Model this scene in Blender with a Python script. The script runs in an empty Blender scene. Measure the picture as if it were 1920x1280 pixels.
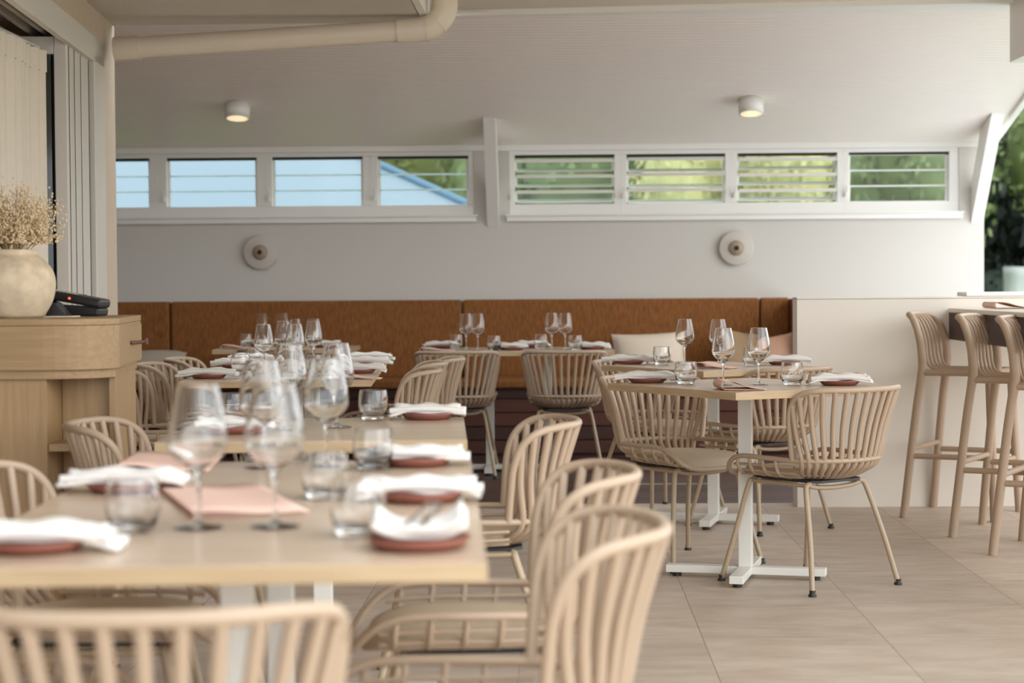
import bpy, math, random
from mathutils import Vector, Matrix, noise
R = math.radians
PI = math.pi
S = bpy.context.scene
COL = S.collection
random.seed(7)

# ------------------------------------------------------------------ camera, world, exposure
CAM_H = 1.14
F_PX = 3600.0
YAW, PITCH, ROLL = math.atan(87 / F_PX), math.atan(105 / F_PX), 0.0070
fw = Vector((-math.sin(YAW) * math.cos(PITCH), math.cos(YAW) * math.cos(PITCH), -math.sin(PITCH)))
r0 = Vector((math.cos(YAW), math.sin(YAW), 0)); u0 = r0.cross(fw)
rr = r0 * math.cos(ROLL) - u0 * math.sin(ROLL); uu = rr.cross(fw)
cam = bpy.data.cameras.new('camera'); camo = bpy.data.objects.new('camera', cam); COL.objects.link(camo)
m = Matrix((rr, uu, -fw)).transposed().to_4x4(); m.translation = (0, 0, CAM_H)
camo.matrix_world = m
cam.sensor_width = 36; cam.lens = F_PX * 36 / 1920
cam.clip_start = 0.05; cam.clip_end = 500
cam.dof.use_dof = True; cam.dof.focus_distance = 7.45; cam.dof.aperture_fstop = 3.2
cam.dof.aperture_blades = 9
S.camera = camo

w = bpy.data.worlds.new('world'); S.world = w; w.use_nodes = True
bg = w.node_tree.nodes['Background']
bg.inputs[0].default_value = (0.90, 0.955, 1.0, 1); bg.inputs[1].default_value = 1.9
S.view_settings.view_transform = 'Standard'; S.view_settings.look = 'None'
S.view_settings.exposure = 0.68; S.view_settings.gamma = 1
S.cycles.use_denoising = True
S.cycles.caustics_reflective = False; S.cycles.caustics_refractive = False
S.cycles.max_bounces = 14; S.cycles.transmission_bounces = 14; S.cycles.transparent_max_bounces = 24
S.cycles.diffuse_bounces = 6; S.cycles.sample_clamp_indirect = 8

sun = bpy.data.lights.new('sun', 'SUN'); sun.energy = 0.7; sun.angle = R(45); sun.color = (1.0, 0.97, 0.94)
suno = bpy.data.objects.new('sun', sun); COL.objects.link(suno)
suno.rotation_euler = Vector((-.72, .62, -.42)).to_track_quat('-Z', 'Y').to_euler()   # broad hazy sun from the front right, over the added terrace

# ------------------------------------------------------------------ materials
def srgb(r, g, b):
    f = lambda c: (c / 255 / 12.92) if c / 255 <= .04045 else ((c / 255 + .055) / 1.055) ** 2.4
    return (f(r), f(g), f(b), 1)

def new_mat(name):
    m = bpy.data.materials.new(name); m.use_nodes = True
    return m, m.node_tree, m.node_tree.nodes['Principled BSDF']

def plain(name, col, rough=.5, metal=0, bump=0, bscale=60, spec=.5, var=0, vscale=6):
    m, t, b = new_mat(name)
    b.inputs['Base Color'].default_value = col; b.inputs['Roughness'].default_value = rough
    b.inputs['Metallic'].default_value = metal; b.inputs['Specular IOR Level'].default_value = spec
    tc = t.nodes.new('ShaderNodeTexCoord')
    if var:
        n = t.nodes.new('ShaderNodeTexNoise'); n.inputs['Scale'].default_value = vscale; n.inputs['Detail'].default_value = 6
        t.links.new(tc.outputs['Object'], n.inputs['Vector'])
        mx = t.nodes.new('ShaderNodeMix'); mx.data_type = 'RGBA'
        mx.inputs[6].default_value = tuple(c * (1 - var) for c in col[:3]) + (1,)
        mx.inputs[7].default_value = tuple(min(1, c * (1 + var)) for c in col[:3]) + (1,)
        t.links.new(n.outputs['Fac'], mx.inputs[0]); t.links.new(mx.outputs[2], b.inputs['Base Color'])
    if bump:
        n = t.nodes.new('ShaderNodeTexNoise'); n.inputs['Scale'].default_value = bscale; n.inputs['Detail'].default_value = 5
        t.links.new(tc.outputs['Object'], n.inputs['Vector'])
        bp = t.nodes.new('ShaderNodeBump'); bp.inputs['Strength'].default_value = bump; bp.inputs['Distance'].default_value = .01
        t.links.new(n.outputs['Fac'], bp.inputs['Height']); t.links.new(bp.outputs['Normal'], b.inputs['Normal'])
    return m

def wood(name, c1, c2, scale=(2, 40, 40), rough=.45, spec=.5):
    m, t, b = new_mat(name)
    tc = t.nodes.new('ShaderNodeTexCoord'); mp = t.nodes.new('ShaderNodeMapping'); mp.inputs['Scale'].default_value = scale
    n = t.nodes.new('ShaderNodeTexNoise'); n.inputs['Scale'].default_value = 1.6; n.inputs['Detail'].default_value = 8; n.inputs['Distortion'].default_value = .4
    rp = t.nodes.new('ShaderNodeValToRGB'); rp.color_ramp.elements[0].color = c1; rp.color_ramp.elements[1].color = c2
    rp.color_ramp.elements[0].position = .3; rp.color_ramp.elements[1].position = .72
    t.links.new(tc.outputs['Object'], mp.inputs['Vector']); t.links.new(mp.outputs[0], n.inputs['Vector'])
    t.links.new(n.outputs['Fac'], rp.inputs[0]); t.links.new(rp.outputs[0], b.inputs['Base Color'])
    b.inputs['Roughness'].default_value = rough; b.inputs['Specular IOR Level'].default_value = spec
    return m

M = {}
M['chair'] = plain('beige moulded resin', srgb(178, 156, 133), .42, spec=.45)
M['leg'] = plain('beige powder coated steel', srgb(170, 150, 124), .38)
M['cushion'] = plain('beige pad', srgb(192, 174, 148), .75, bump=.1, bscale=400)
M['black'] = plain('black rubber', srgb(28, 27, 27), .5)
M['plate_dark'] = plain('dark mounting plate', srgb(52, 52, 50), .5)
M['stool'] = plain('taupe moulded resin', srgb(170, 147, 124), .45)
M['white_metal'] = plain('white powder coat', srgb(226, 224, 216), .35)
M['oak_edge'] = wood('oak edge', srgb(176, 151, 116), srgb(192, 168, 133), (3, 3, 60), .45)
M['table_top'] = wood('greige oak laminate', srgb(184, 160, 136), srgb(200, 177, 153), (3, 40, 3), .26, .55)
M['oak_v'] = wood('oak vertical grain', srgb(152, 122, 85), srgb(172, 142, 103), (45, 45, 2.2), .5)
M['oak_h'] = wood('oak horizontal grain', srgb(150, 121, 84), srgb(168, 139, 100), (2.2, 45, 45), .5)
M['wall'] = plain('white painted plaster', srgb(208, 204, 197), .7, bump=.03, bscale=30)
M['lowwall'] = plain('cream painted plaster', srgb(224, 217, 206), .7, bump=.03, bscale=30)
M['white'] = plain('white gloss paint', srgb(238, 237, 233), .4)
M['ceil'] = plain('white satin boards', srgb(242, 235, 230), .33)
M['flatceil'] = plain('cream flat soffit paint', srgb(226, 216, 200), .6)
M['concrete'] = plain('sprayed textured soffit', srgb(216, 209, 200), .7, bump=.9, bscale=150, var=.06, vscale=60)
M['render_wall'] = plain('warm textured render', srgb(198, 182, 162), .8, bump=.3, bscale=25, var=.06, vscale=9)
M['pvc'] = plain('cream painted pipe', srgb(222, 212, 196), .4)
M['alu'] = plain('off white aluminium', srgb(214, 209, 200), .4)
M['darkgap'] = plain('black seal', srgb(24, 23, 22), .6)
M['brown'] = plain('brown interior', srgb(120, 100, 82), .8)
M['curtain'] = plain('sheer cream curtain', srgb(226, 216, 200), .9, bump=.2, bscale=300)
M['terracotta'] = plain('terracotta glaze', srgb(138, 84, 70), .45, var=.08, vscale=30)
M['napkin'] = plain('white linen', srgb(226, 222, 216), .9, bump=.25, bscale=500)
M['menu'] = plain('pink card', srgb(222, 186, 170), .75)
M['steel'] = plain('steel', (.62, .6, .57, 1), .22, 1)
M['brass'] = plain('aged brass', srgb(160, 142, 122), .5, .1)
M['knob'] = plain('dark bronze', srgb(58, 50, 30), .4, .6)
M['opal'] = plain('opal glass', srgb(200, 193, 183), .45, spec=.3)
M['leather'] = plain('brown leather', srgb(98, 52, 34), .55)
M['term'] = plain('black plastic', srgb(36, 36, 38), .4)
M['vase'] = plain('mottled stoneware', srgb(206, 188, 160), .75, bump=.3, bscale=20, var=.42, vscale=26)
M['dried'] = plain('dried flower heads', srgb(226, 204, 166), .9)
M['stem'] = plain('dried stems', srgb(186, 158, 112), .9)
M['cush_grey'] = plain('grey linen', srgb(178, 168, 152), .95, bump=.3, bscale=250)
M['cush_beige'] = plain('beige linen', srgb(222, 208, 190), .95, bump=.3, bscale=250)
M['cush_brown'] = plain('taupe linen', srgb(160, 134, 104), .95, bump=.3, bscale=250)
M['cush_peach'] = plain('peach linen', srgb(222, 180, 152), .95, bump=.3, bscale=250)
M['ribbed'] = plain('dark ribbed timber', srgb(92, 74, 66), .55)
M['counter'] = plain('pale stone counter', srgb(222, 212, 198), .35)
M['deck_glint'] = plain('pale green reflection strip', srgb(176, 196, 170), .3, .3)
M['roof_blue'] = plain('pale blue roofing', srgb(106, 122, 134), .6)
M['roof_dark'] = plain('slate blue trim', srgb(66, 104, 128), .6)
M['bark'] = plain('bark', srgb(84, 70, 56), .9)
M['grass'] = plain('lawn', srgb(96, 116, 66), .9, var=.2, vscale=1)
M['boat'] = plain('white gelcoat', srgb(240, 243, 247), .3)
M['glassdark'] = plain('tinted glass', srgb(60, 66, 62), .08)
for k, c in dict(leaf_a=(36, 52, 36), leaf_b=(104, 118, 70), leaf_c=(150, 154, 96), leaf_d=(15, 24, 20), leaf_e=(176, 170, 112)).items():
    M[k] = plain('foliage ' + k, srgb(*c), .6, var=.35, vscale=1.2)
m_, t_, b_ = new_mat('clear glass'); b_.inputs['Transmission Weight'].default_value = 1; b_.inputs['Roughness'].default_value = 0
b_.inputs['IOR'].default_value = 1.48; b_.inputs['Base Color'].default_value = (.985, .99, .985, 1); M['glass'] = m_
# thin pane: clear with a fresnel reflection
m_ = bpy.data.materials.new('window glass'); m_.use_nodes = True; t_ = m_.node_tree; t_.nodes.clear()
o_ = t_.nodes.new('ShaderNodeOutputMaterial'); mx = t_.nodes.new('ShaderNodeMixShader'); tr = t_.nodes.new('ShaderNodeBsdfTransparent')
gl = t_.nodes.new('ShaderNodeBsdfGlossy'); lw = t_.nodes.new('ShaderNodeLayerWeight'); pw = t_.nodes.new('ShaderNodeMath'); pw.operation = 'POWER'; pw.inputs[1].default_value = 4; t_.links.new(lw.outputs['Facing'], pw.inputs[0]); fr = t_.nodes.new('ShaderNodeMath'); fr.operation = 'MULTIPLY_ADD'; fr.inputs[1].default_value = .75; fr.inputs[2].default_value = .06; t_.links.new(pw.outputs[0], fr.inputs[0])
gl.inputs['Roughness'].default_value = .05; tr.inputs[0].default_value = (.93, .975, .965, 1)
t_.links.new(fr.outputs[0], mx.inputs[0]); t_.links.new(tr.outputs[0], mx.inputs[1]); t_.links.new(gl.outputs[0], mx.inputs[2]); t_.links.new(mx.outputs[0], o_.inputs[0])
M['pane'] = m_
M['edge_glass'] = plain('pale ground glass edge', srgb(226, 238, 242), .4)
M['edge_glass'].node_tree.nodes['Principled BSDF'].inputs['Transmission Weight'].default_value = .8
def emit(name, col, s):
    m, t, b = new_mat(name); b.inputs['Emission Color'].default_value = col; b.inputs['Emission Strength'].default_value = s
    b.inputs['Base Color'].default_value = col; return m
M['lamp'] = emit('warm lamp disc', (1, .84, .62, 1), 1.3)
M['led'] = emit('red led', (1, .08, .03, 1), 1.6)

# tan woven banquette fabric
m_, t_, b_ = new_mat('tan woven upholstery')
tc = t_.nodes.new('ShaderNodeTexCoord'); mp = t_.nodes.new('ShaderNodeMapping'); mp.inputs['Scale'].default_value = (120, 120, 18)
n1 = t_.nodes.new('ShaderNodeTexNoise'); n1.inputs['Scale'].default_value = 1; n1.inputs['Detail'].default_value = 4
rp = t_.nodes.new('ShaderNodeValToRGB'); rp.color_ramp.elements[0].color = srgb(112, 67, 27); rp.color_ramp.elements[1].color = srgb(150, 96, 45)
rp.color_ramp.elements[0].position = .3; rp.color_ramp.elements[1].position = .7
t_.links.new(tc.outputs['Object'], mp.inputs[0]); t_.links.new(mp.outputs[0], n1.inputs['Vector']); t_.links.new(n1.outputs['Fac'], rp.inputs[0])
t_.links.new(rp.outputs[0], b_.inputs['Base Color']); b_.inputs['Roughness'].default_value = .85
bp = t_.nodes.new('ShaderNodeBump'); bp.inputs['Strength'].default_value = .4; bp.inputs['Distance'].default_value = .004
t_.links.new(n1.outputs['Fac'], bp.inputs['Height']); t_.links.new(bp.outputs[0], b_.inputs['Normal'])
M['tan'] = m_

# dark red timber with a tone per board
def board_mat(name, axis, pitch, off, c1, c2, rough):
    m, t, b = new_mat(name)
    tc = t.nodes.new('ShaderNodeTexCoord'); sp = t.nodes.new('ShaderNodeSeparateXYZ'); t.links.new(tc.outputs['Object'], sp.inputs[0])
    a = t.nodes.new('ShaderNodeMath'); a.operation = 'SUBTRACT'; a.inputs[1].default_value = off; t.links.new(sp.outputs[axis], a.inputs[0])
    d = t.nodes.new('ShaderNodeMath'); d.operation = 'DIVIDE'; d.inputs[1].default_value = pitch; t.links.new(a.outputs[0], d.inputs[0])
    f = t.nodes.new('ShaderNodeMath'); f.operation = 'FLOOR'; t.links.new(d.outputs[0], f.inputs[0])
    wn = t.nodes.new('ShaderNodeTexWhiteNoise'); wn.noise_dimensions = '1D'; t.links.new(f.outputs[0], wn.inputs['W'])
    mp = t.nodes.new('ShaderNodeMapping'); mp.inputs['Scale'].default_value = (2, 40, 40); t.links.new(tc.outputs['Object'], mp.inputs[0])
    n = t.nodes.new('ShaderNodeTexNoise'); n.inputs['Scale'].default_value = 1.5; n.inputs['Detail'].default_value = 6; t.links.new(mp.outputs[0], n.inputs['Vector'])
    ad = t.nodes.new('ShaderNodeMath'); ad.operation = 'MULTIPLY_ADD'; ad.inputs[1].default_value = .35; t.links.new(n.outputs['Fac'], ad.inputs[0])
    s2 = t.nodes.new('ShaderNodeMath'); s2.operation = 'MULTIPLY'; s2.inputs[1].default_value = .65; t.links.new(wn.outputs['Value'], s2.inputs[0]); t.links.new(s2.outputs[0], ad.inputs[2])
    rp = t.nodes.new('ShaderNodeValToRGB'); rp.color_ramp.elements[0].color = c1; rp.color_ramp.elements[1].color = c2; t.links.new(ad.outputs[0], rp.inputs[0])
    t.links.new(rp.outputs[0], b.inputs['Base Color']); b.inputs['Roughness'].default_value = rough
    return m
M['deck'] = board_mat('dark red decking', 1, .14, 9.99, srgb(52, 33, 30), srgb(84, 55, 47), .5)
M['riser'] = board_mat('dark red cladding boards', 2, .092, .02, srgb(44, 24, 21), srgb(92, 48, 31), .6)

# travertine tiles
def tile_mat():
    m, t, b = new_mat('travertine tiles')
    N = t.nodes.new; L = t.links.new
    tc = N('ShaderNodeTexCoord'); sp = N('ShaderNodeSeparateXYZ'); L(tc.outputs['Object'], sp.inputs[0])
    def cell(axis, off, pitch):
        a = N('ShaderNodeMath'); a.operation = 'SUBTRACT'; a.inputs[1].default_value = off; L(sp.outputs[axis], a.inputs[0])
        d = N('ShaderNodeMath'); d.operation = 'DIVIDE'; d.inputs[1].default_value = pitch; L(a.outputs[0], d.inputs[0])
        f = N('ShaderNodeMath'); f.operation = 'FLOOR'; L(d.outputs[0], f.inputs[0])
        fr = N('ShaderNodeMath'); fr.operation = 'FRACT'; L(d.outputs[0], fr.inputs[0])
        # distance to line in metres
        s = N('ShaderNodeMath'); s.operation = 'SUBTRACT'; s.inputs[1].default_value = .5; L(fr.outputs[0], s.inputs[0])
        ab = N('ShaderNodeMath'); ab.operation = 'ABSOLUTE'; L(s.outputs[0], ab.inputs[0])
        g = N('ShaderNodeMath'); g.operation = 'GREATER_THAN'; g.inputs[1].default_value = .5 - .0016 / pitch; L(ab.outputs[0], g.inputs[0])
        return f, g
    fx, gx = cell(0, .459, .5815); fy, gy = cell(1, 5.573, .597)
    cb = N('ShaderNodeCombineXYZ'); L(fx.outputs[0], cb.inputs[0]); L(fy.outputs[0], cb.inputs[1])
    wn = N('ShaderNodeTexWhiteNoise'); wn.noise_dimensions = '3D'; L(cb.outputs[0], wn.inputs['Vector'])
    mp = N('ShaderNodeMapping'); mp.inputs['Scale'].default_value = (2.0, 4.4, 1)
    sc = N('ShaderNodeVectorMath'); sc.operation = 'SCALE'; sc.inputs['Scale'].default_value = 7; L(wn.outputs['Color'], sc.inputs[0])
    av = N('ShaderNodeVectorMath'); L(tc.outputs['Object'], av.inputs[0]); L(sc.outputs[0], av.inputs[1]); L(av.outputs[0], mp.inputs[0])
    n1 = N('ShaderNodeTexNoise'); n1.inputs['Scale'].default_value = 2.2; n1.inputs['Detail'].default_value = 9; n1.inputs['Roughness'].default_value = .62; n1.inputs['Distortion'].default_value = .25
    L(mp.outputs[0], n1.inputs['Vector'])
    rp = N('ShaderNodeValToRGB'); e = rp.color_ramp.elements
    e[0].position = .30; e[0].color = srgb(174, 156, 139); e[1].position = .72; e[1].color = srgb(200, 186, 171)
    L(n1.outputs['Fac'], rp.inputs[0])
    hs = N('ShaderNodeHueSaturation'); v = N('ShaderNodeMapRange'); v.inputs[3].default_value = .91; v.inputs[4].default_value = 1.05
    L(wn.outputs['Value'], v.inputs[0]); L(v.outputs[0], hs.inputs['Value']); L(rp.outputs[0], hs.inputs['Color'])
    # small dark pits
    mp2 = N('ShaderNodeMapping'); mp2.inputs['Scale'].default_value = (9, 40, 1); L(av.outputs[0], mp2.inputs[0])
    n2 = N('ShaderNodeTexNoise'); n2.inputs['Scale'].default_value = 1; n2.inputs['Detail'].default_value = 3; L(mp2.outputs[0], n2.inputs['Vector'])
    pr = N('ShaderNodeMapRange'); pr.inputs[1].default_value = .68; pr.inputs[2].default_value = .78; pr.inputs[3].default_value = 0; pr.inputs[4].default_value = .35; L(n2.outputs['Fac'], pr.inputs[0])
    mxp = N('ShaderNodeMix'); mxp.data_type = 'RGBA'; mxp.inputs[7].default_value = srgb(140, 110, 88); L(pr.outputs[0], mxp.inputs[0]); L(hs.outputs[0], mxp.inputs[6])
    mxg = N('ShaderNodeMath'); mxg.operation = 'MAXIMUM'; L(gx.outputs[0], mxg.inputs[0])
    gy2 = N('ShaderNodeMath'); gy2.operation = 'MULTIPLY'; gy2.inputs[1].default_value = .35; L(gy.outputs[0], gy2.inputs[0]); L(gy2.outputs[0], mxg.inputs[1])
    mx = N('ShaderNodeMix'); mx.data_type = 'RGBA'; mx.inputs[7].default_value = srgb(140, 118, 98)
    L(mxg.outputs[0], mx.inputs[0]); L(mxp.outputs[2], mx.inputs[6]); L(mx.outputs[2], b.inputs['Base Color'])
    b.inputs['Roughness'].default_value = .5
    bp = N('ShaderNodeBump'); bp.inputs['Strength'].default_value = .15; bp.inputs['Distance'].default_value = .004; L(n1.outputs['Fac'], bp.inputs['Height']); L(bp.outputs[0], b.inputs['Normal'])
    return m
M['tile'] = tile_mat()

# ------------------------------------------------------------------ mesh helpers
class MB:
    def __init__(s): s.v = []; s.f = []; s.sm = []; s.mi = []; s.cur = 0
    def add(s, vs, fs, smooth=False):
        o = len(s.v); s.v += [tuple(p) for p in vs]
        for f in fs: s.f.append([o + i for i in f]); s.sm.append(smooth); s.mi.append(s.cur)
        return s
    def box(s, x0, x1, y0, y1, z0, z1, T=None):
        vs = [Vector(p) for p in ((x0, y0, z0), (x1, y0, z0), (x1, y1, z0), (x0, y1, z0), (x0, y0, z1), (x1, y0, z1), (x1, y1, z1), (x0, y1, z1))]
        if T: vs = [T @ p for p in vs]
        return s.add(vs, [(3, 2, 1, 0), (4, 5, 6, 7), (0, 1, 5, 4), (1, 2, 6, 5), (2, 3, 7, 6), (3, 0, 4, 7)])
    def prism(s, pts, axis, a, b):
        # polygon pts (2d) extruded along axis from a to b
        def mk(p, t):
            return {0: (t, p[0], p[1]), 1: (p[0], t, p[1]), 2: (p[0], p[1], t)}[axis]
        n = len(pts); vs = [mk(p, a) for p in pts] + [mk(p, b) for p in pts]
        fs = [list(range(n))[::-1], list(range(n, 2 * n))] + [(i, (i + 1) % n, n + (i + 1) % n, n + i) for i in range(n)]
        return s.add(vs, fs)
    def tube(s, pts, r, n=10, closed=False, flat=1.0, cap=True, smoothn=0):
        pts = [Vector(p) for p in pts]
        if smoothn: pts = catmull(pts, smoothn, closed)
        rs = r if isinstance(r, (list, tuple)) else None
        N = len(pts); rings = []
        T = []
        for i in range(N):
            a = pts[(i - 1) % N] if (closed or i > 0) else pts[i]; b = pts[(i + 1) % N] if (closed or i < N - 1) else pts[i]
            T.append((b - a).normalized())
        up = Vector((0, 0, 1)) if abs(T[0].z) < .9 else Vector((0, 1, 0))
        nrm = (up - T[0] * up.dot(T[0])).normalized()
        for i in range(N):
            nrm = (nrm - T[i] * nrm.dot(T[i])).normalized(); bn = T[i].cross(nrm)
            ri = rs[int(i * (len(rs) - 1) / (N - 1))] if rs else r
            rings.append([pts[i] + nrm * (ri * math.cos(2 * PI * k / n)) + bn * (ri * flat * math.sin(2 * PI * k / n)) for k in range(n)])
        vs = [p for g in rings for p in g]; fs = []
        for i in range(N if closed else N - 1):
            j = (i + 1) % N
            sh = 0
            if closed and j == 0:
                d = [(rings[0][k] - rings[i][0]).length for k in range(n)]; sh = d.index(min(d))
            for k in range(n):
                fs.append((i * n + k, i * n + (k + 1) % n, j * n + (k + 1 + sh) % n, j * n + (k + sh) % n))
        s.add(vs, fs, True)
        if cap and not closed:
            s.add(rings[0], [list(range(n))[::-1]]); s.add(rings[-1], [list(range(n))])
        return s
    def lathe(s, prof, n=28, c=(0, 0, 0), T=None):
        vs = []; fs = []
        for r, z in prof:
            for k in range(n):
                p = Vector((c[0] + r * math.cos(2 * PI * k / n), c[1] + r * math.sin(2 * PI * k / n), c[2] + z)); vs.append(T @ p if T else p)
        for i in range(len(prof) - 1):
            for k in range(n): fs.append((i * n + k, i * n + (k + 1) % n, (i + 1) * n + (k + 1) % n, (i + 1) * n + k))
        s.add(vs, fs, True)
        if prof[0][0] > 1e-4: s.add(vs[:n], [list(range(n))[::-1]])
        if prof[-1][0] > 1e-4: s.add(vs[-n:], [list(range(n))])
        return s
    def grid(s, fn, nu, nv, thick=0, smooth=True):
        # fn(u,v)->Vector, u,v in 0..1 ; closed slab if thick
        P = [[Vector(fn(i / nu, j / nv)) for j in range(nv + 1)] for i in range(nu + 1)]
        w_ = nv + 1; vs = [p for r_ in P for p in r_]
        fs = [(i * w_ + j, (i + 1) * w_ + j, (i + 1) * w_ + j + 1, i * w_ + j + 1) for i in range(nu) for j in range(nv)]
        if not thick: return s.add(vs, fs, smooth)
        nr = []
        for i in range(nu + 1):
            for j in range(nv + 1):
                a = P[min(i + 1, nu)][j] - P[max(i - 1, 0)][j]; b = P[i][min(j + 1, nv)] - P[i][max(j - 1, 0)]
                nr.append(a.cross(b).normalized())
        K = len(vs); vs2 = [vs[i] - nr[i] * thick for i in range(K)]
        fs2 = [tuple(K + q for q in f[::-1]) for f in fs]
        rim = []
        loop = [i * w_ for i in range(nu + 1)] + [nu * w_ + j for j in range(1, nv + 1)] + [i * w_ + nv for i in range(nu - 1, -1, -1)] + [j for j in range(nv - 1, 0, -1)]
        for q in range(len(loop)):
            a, b = loop[q], loop[(q + 1) % len(loop)]; rim.append((b, a, K + a, K + b))
        return s.add(vs + vs2, fs + fs2 + rim, smooth)
    def build(s, name, mats, parent=None, bevel=0, loc=None, rotz=0):
        me = bpy.data.meshes.new(name); me.from_pydata(s.v, [], s.f); me.update()
        me.polygons.foreach_set('use_smooth', s.sm)
        mats = mats if isinstance(mats, (list, tuple)) else [mats]
        for q in mats: me.materials.append(q)
        if len(mats) > 1: me.polygons.foreach_set('material_index', s.mi)
        o = bpy.data.objects.new(name, me); COL.objects.link(o)
        if parent: o.parent = parent
        if loc: o.location = loc
        if rotz: o.rotation_euler = (0, 0, rotz)
        if bevel:
            b = o.modifiers.new('bevel', 'BEVEL'); b.width = bevel; b.segments = 2; b.limit_method = 'ANGLE'; b.angle_limit = R(40)
        return o

def catmull(P, n, closed=False):
    out = []; N = len(P)
    for i in range(N if closed else N - 1):
        p0 = P[(i - 1) % N] if (closed or i > 0) else P[0] * 2 - P[1]
        p1 = P[i]; p2 = P[(i + 1) % N]
        p3 = P[(i + 2) % N] if (closed or i < N - 2) else P[-1] * 2 - P[-2]
        for k in range(n):
            t = k / n
            out.append(.5 * ((2 * p1) + (p2 - p0) * t + (2 * p0 - 5 * p1 + 4 * p2 - p3) * t * t + (3 * p1 - p0 - 3 * p2 + p3) * t ** 3))
    if not closed: out.append(P[-1])
    return out

def tag(o, label, cat, group=None):
    o['label'] = label; o['category'] = cat
    if group: o['group'] = group
    return o
def stuff(o): o['kind'] = 'stuff'; return o
def struct(o): o['kind'] = 'structure'; return o
def thing(name, label, cat, loc=(0, 0, 0), rotz=0, group=None):
    o = bpy.data.objects.new(name, None); COL.objects.link(o); o.empty_display_size = .1
    o.location = loc; o.rotation_euler = (0, 0, rotz)
    return tag(o, label, cat, group)
KIDS = {}
def kids(o): return [c for c in o.children]
def dup(root, loc, rotz=0, label=None, group=None, scale=None):
    def cp(o, par):
        c = o.copy(); COL.objects.link(c)
        if par: c.parent = par
        for k in kids(o): cp(k, c)
        return c
    r_ = cp(root, None); r_.location = loc; r_.rotation_euler = (0, 0, rotz)
    if label: r_['label'] = label
    if group: r_['group'] = group
    if scale: r_.scale = scale
    return r_

# ------------------------------------------------------------------ setting: floor
b = MB(); b.box(-6, 16, -16, 9.99, -.12, 0); struct(b.build('floor', M['tile']))  # extended unseen to the right and behind as pale paving to bounce light
b = MB(); b.box(-6, 3.0, 9.99, 13.6, -.12, -.004)
fl = struct(b.build('floor_deck', M['deck'])); fl.name = 'floor_deck'
b = MB()
k = 0
while 9.99 + .14 * k < 12.8:
    y = 9.99 + .14 * k; b.box(-3.6, 1.64, y + .002, y + .137, -.004, .001); k += 1
o = b.build('trim_1', M['deck']); struct(o)
b = MB(); b.box(.34, .90, 10.93, 10.945, .001, .006); b.box(1.12, 1.235, 10.93, 10.945, .001, .006)  # pale strips laid on the deck in place of a window reflection
struct(b.build('trim_2', M['deck_glint']))

# low partition wall at the right, with its cap line and the sill
b = MB(); b.box(1.215, 5.5, 9.80, 9.985, 0, 1.058); struct(b.build('wall_partition', M['lowwall']))
b = MB(); b.box(1.213, 5.5, 9.797, 9.988, 1.060, 1.069); struct(b.build('trim_3', M['lowwall'], bevel=.002))
b = MB(); b.box(2.07, 5.5, 9.79, 10.02, 1.070, 1.09); struct(b.build('window_sill', M['white'], bevel=.003)).name = 'trim_4'

# back wall
YB = 13.40
ZC = 2.107; SL = .232
def ceil_z(y): return ZC + SL * (YB - y)
BAYS_A = [(-3.45, -2.855), (-2.735, -2.102), (-1.994, -1.359), (-1.254, -.621)]
BAYS_B = [(-.297, .397), (.482, 1.167), (1.252, 1.942), (2.023, 2.715)]
WZ0, WZ1 = 1.62, 2.10
b = MB()
b.box(-3.6, 2.954, YB, YB + .16, -.1, WZ0); b.box(-3.6, 2.954, YB, YB + .16, WZ1, 2.4)
b.box(-3.6, -3.5, YB, YB + .16, WZ0, WZ1); b.box(-.585, -.335, YB, YB + .16, WZ0, WZ1); b.box(2.78, 2.954, YB, YB + .16, WZ0, WZ1)
struct(b.build('wall_back', M['wall']))
# casings round the two banks
for i, (x0, x1) in enumerate(((-3.5, -.585), (-.335, 2.78))):
    b = MB()
    b.box(x0 - .02, x1 + .02, YB - .035, YB + .002, WZ0 - .035, WZ0); b.box(x0 - .03, x1 + .03, YB - .05, YB + .002, WZ0, WZ0 + .012)
    struct(b.build('trim_%d' % (5 + i), M['white'], bevel=.003))
b = MB(); b.box(-3.6, 2.954, YB - .03, YB, 2.075, 2.118); struct(b.build('trim_7', M['white'], bevel=.003))

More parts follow.
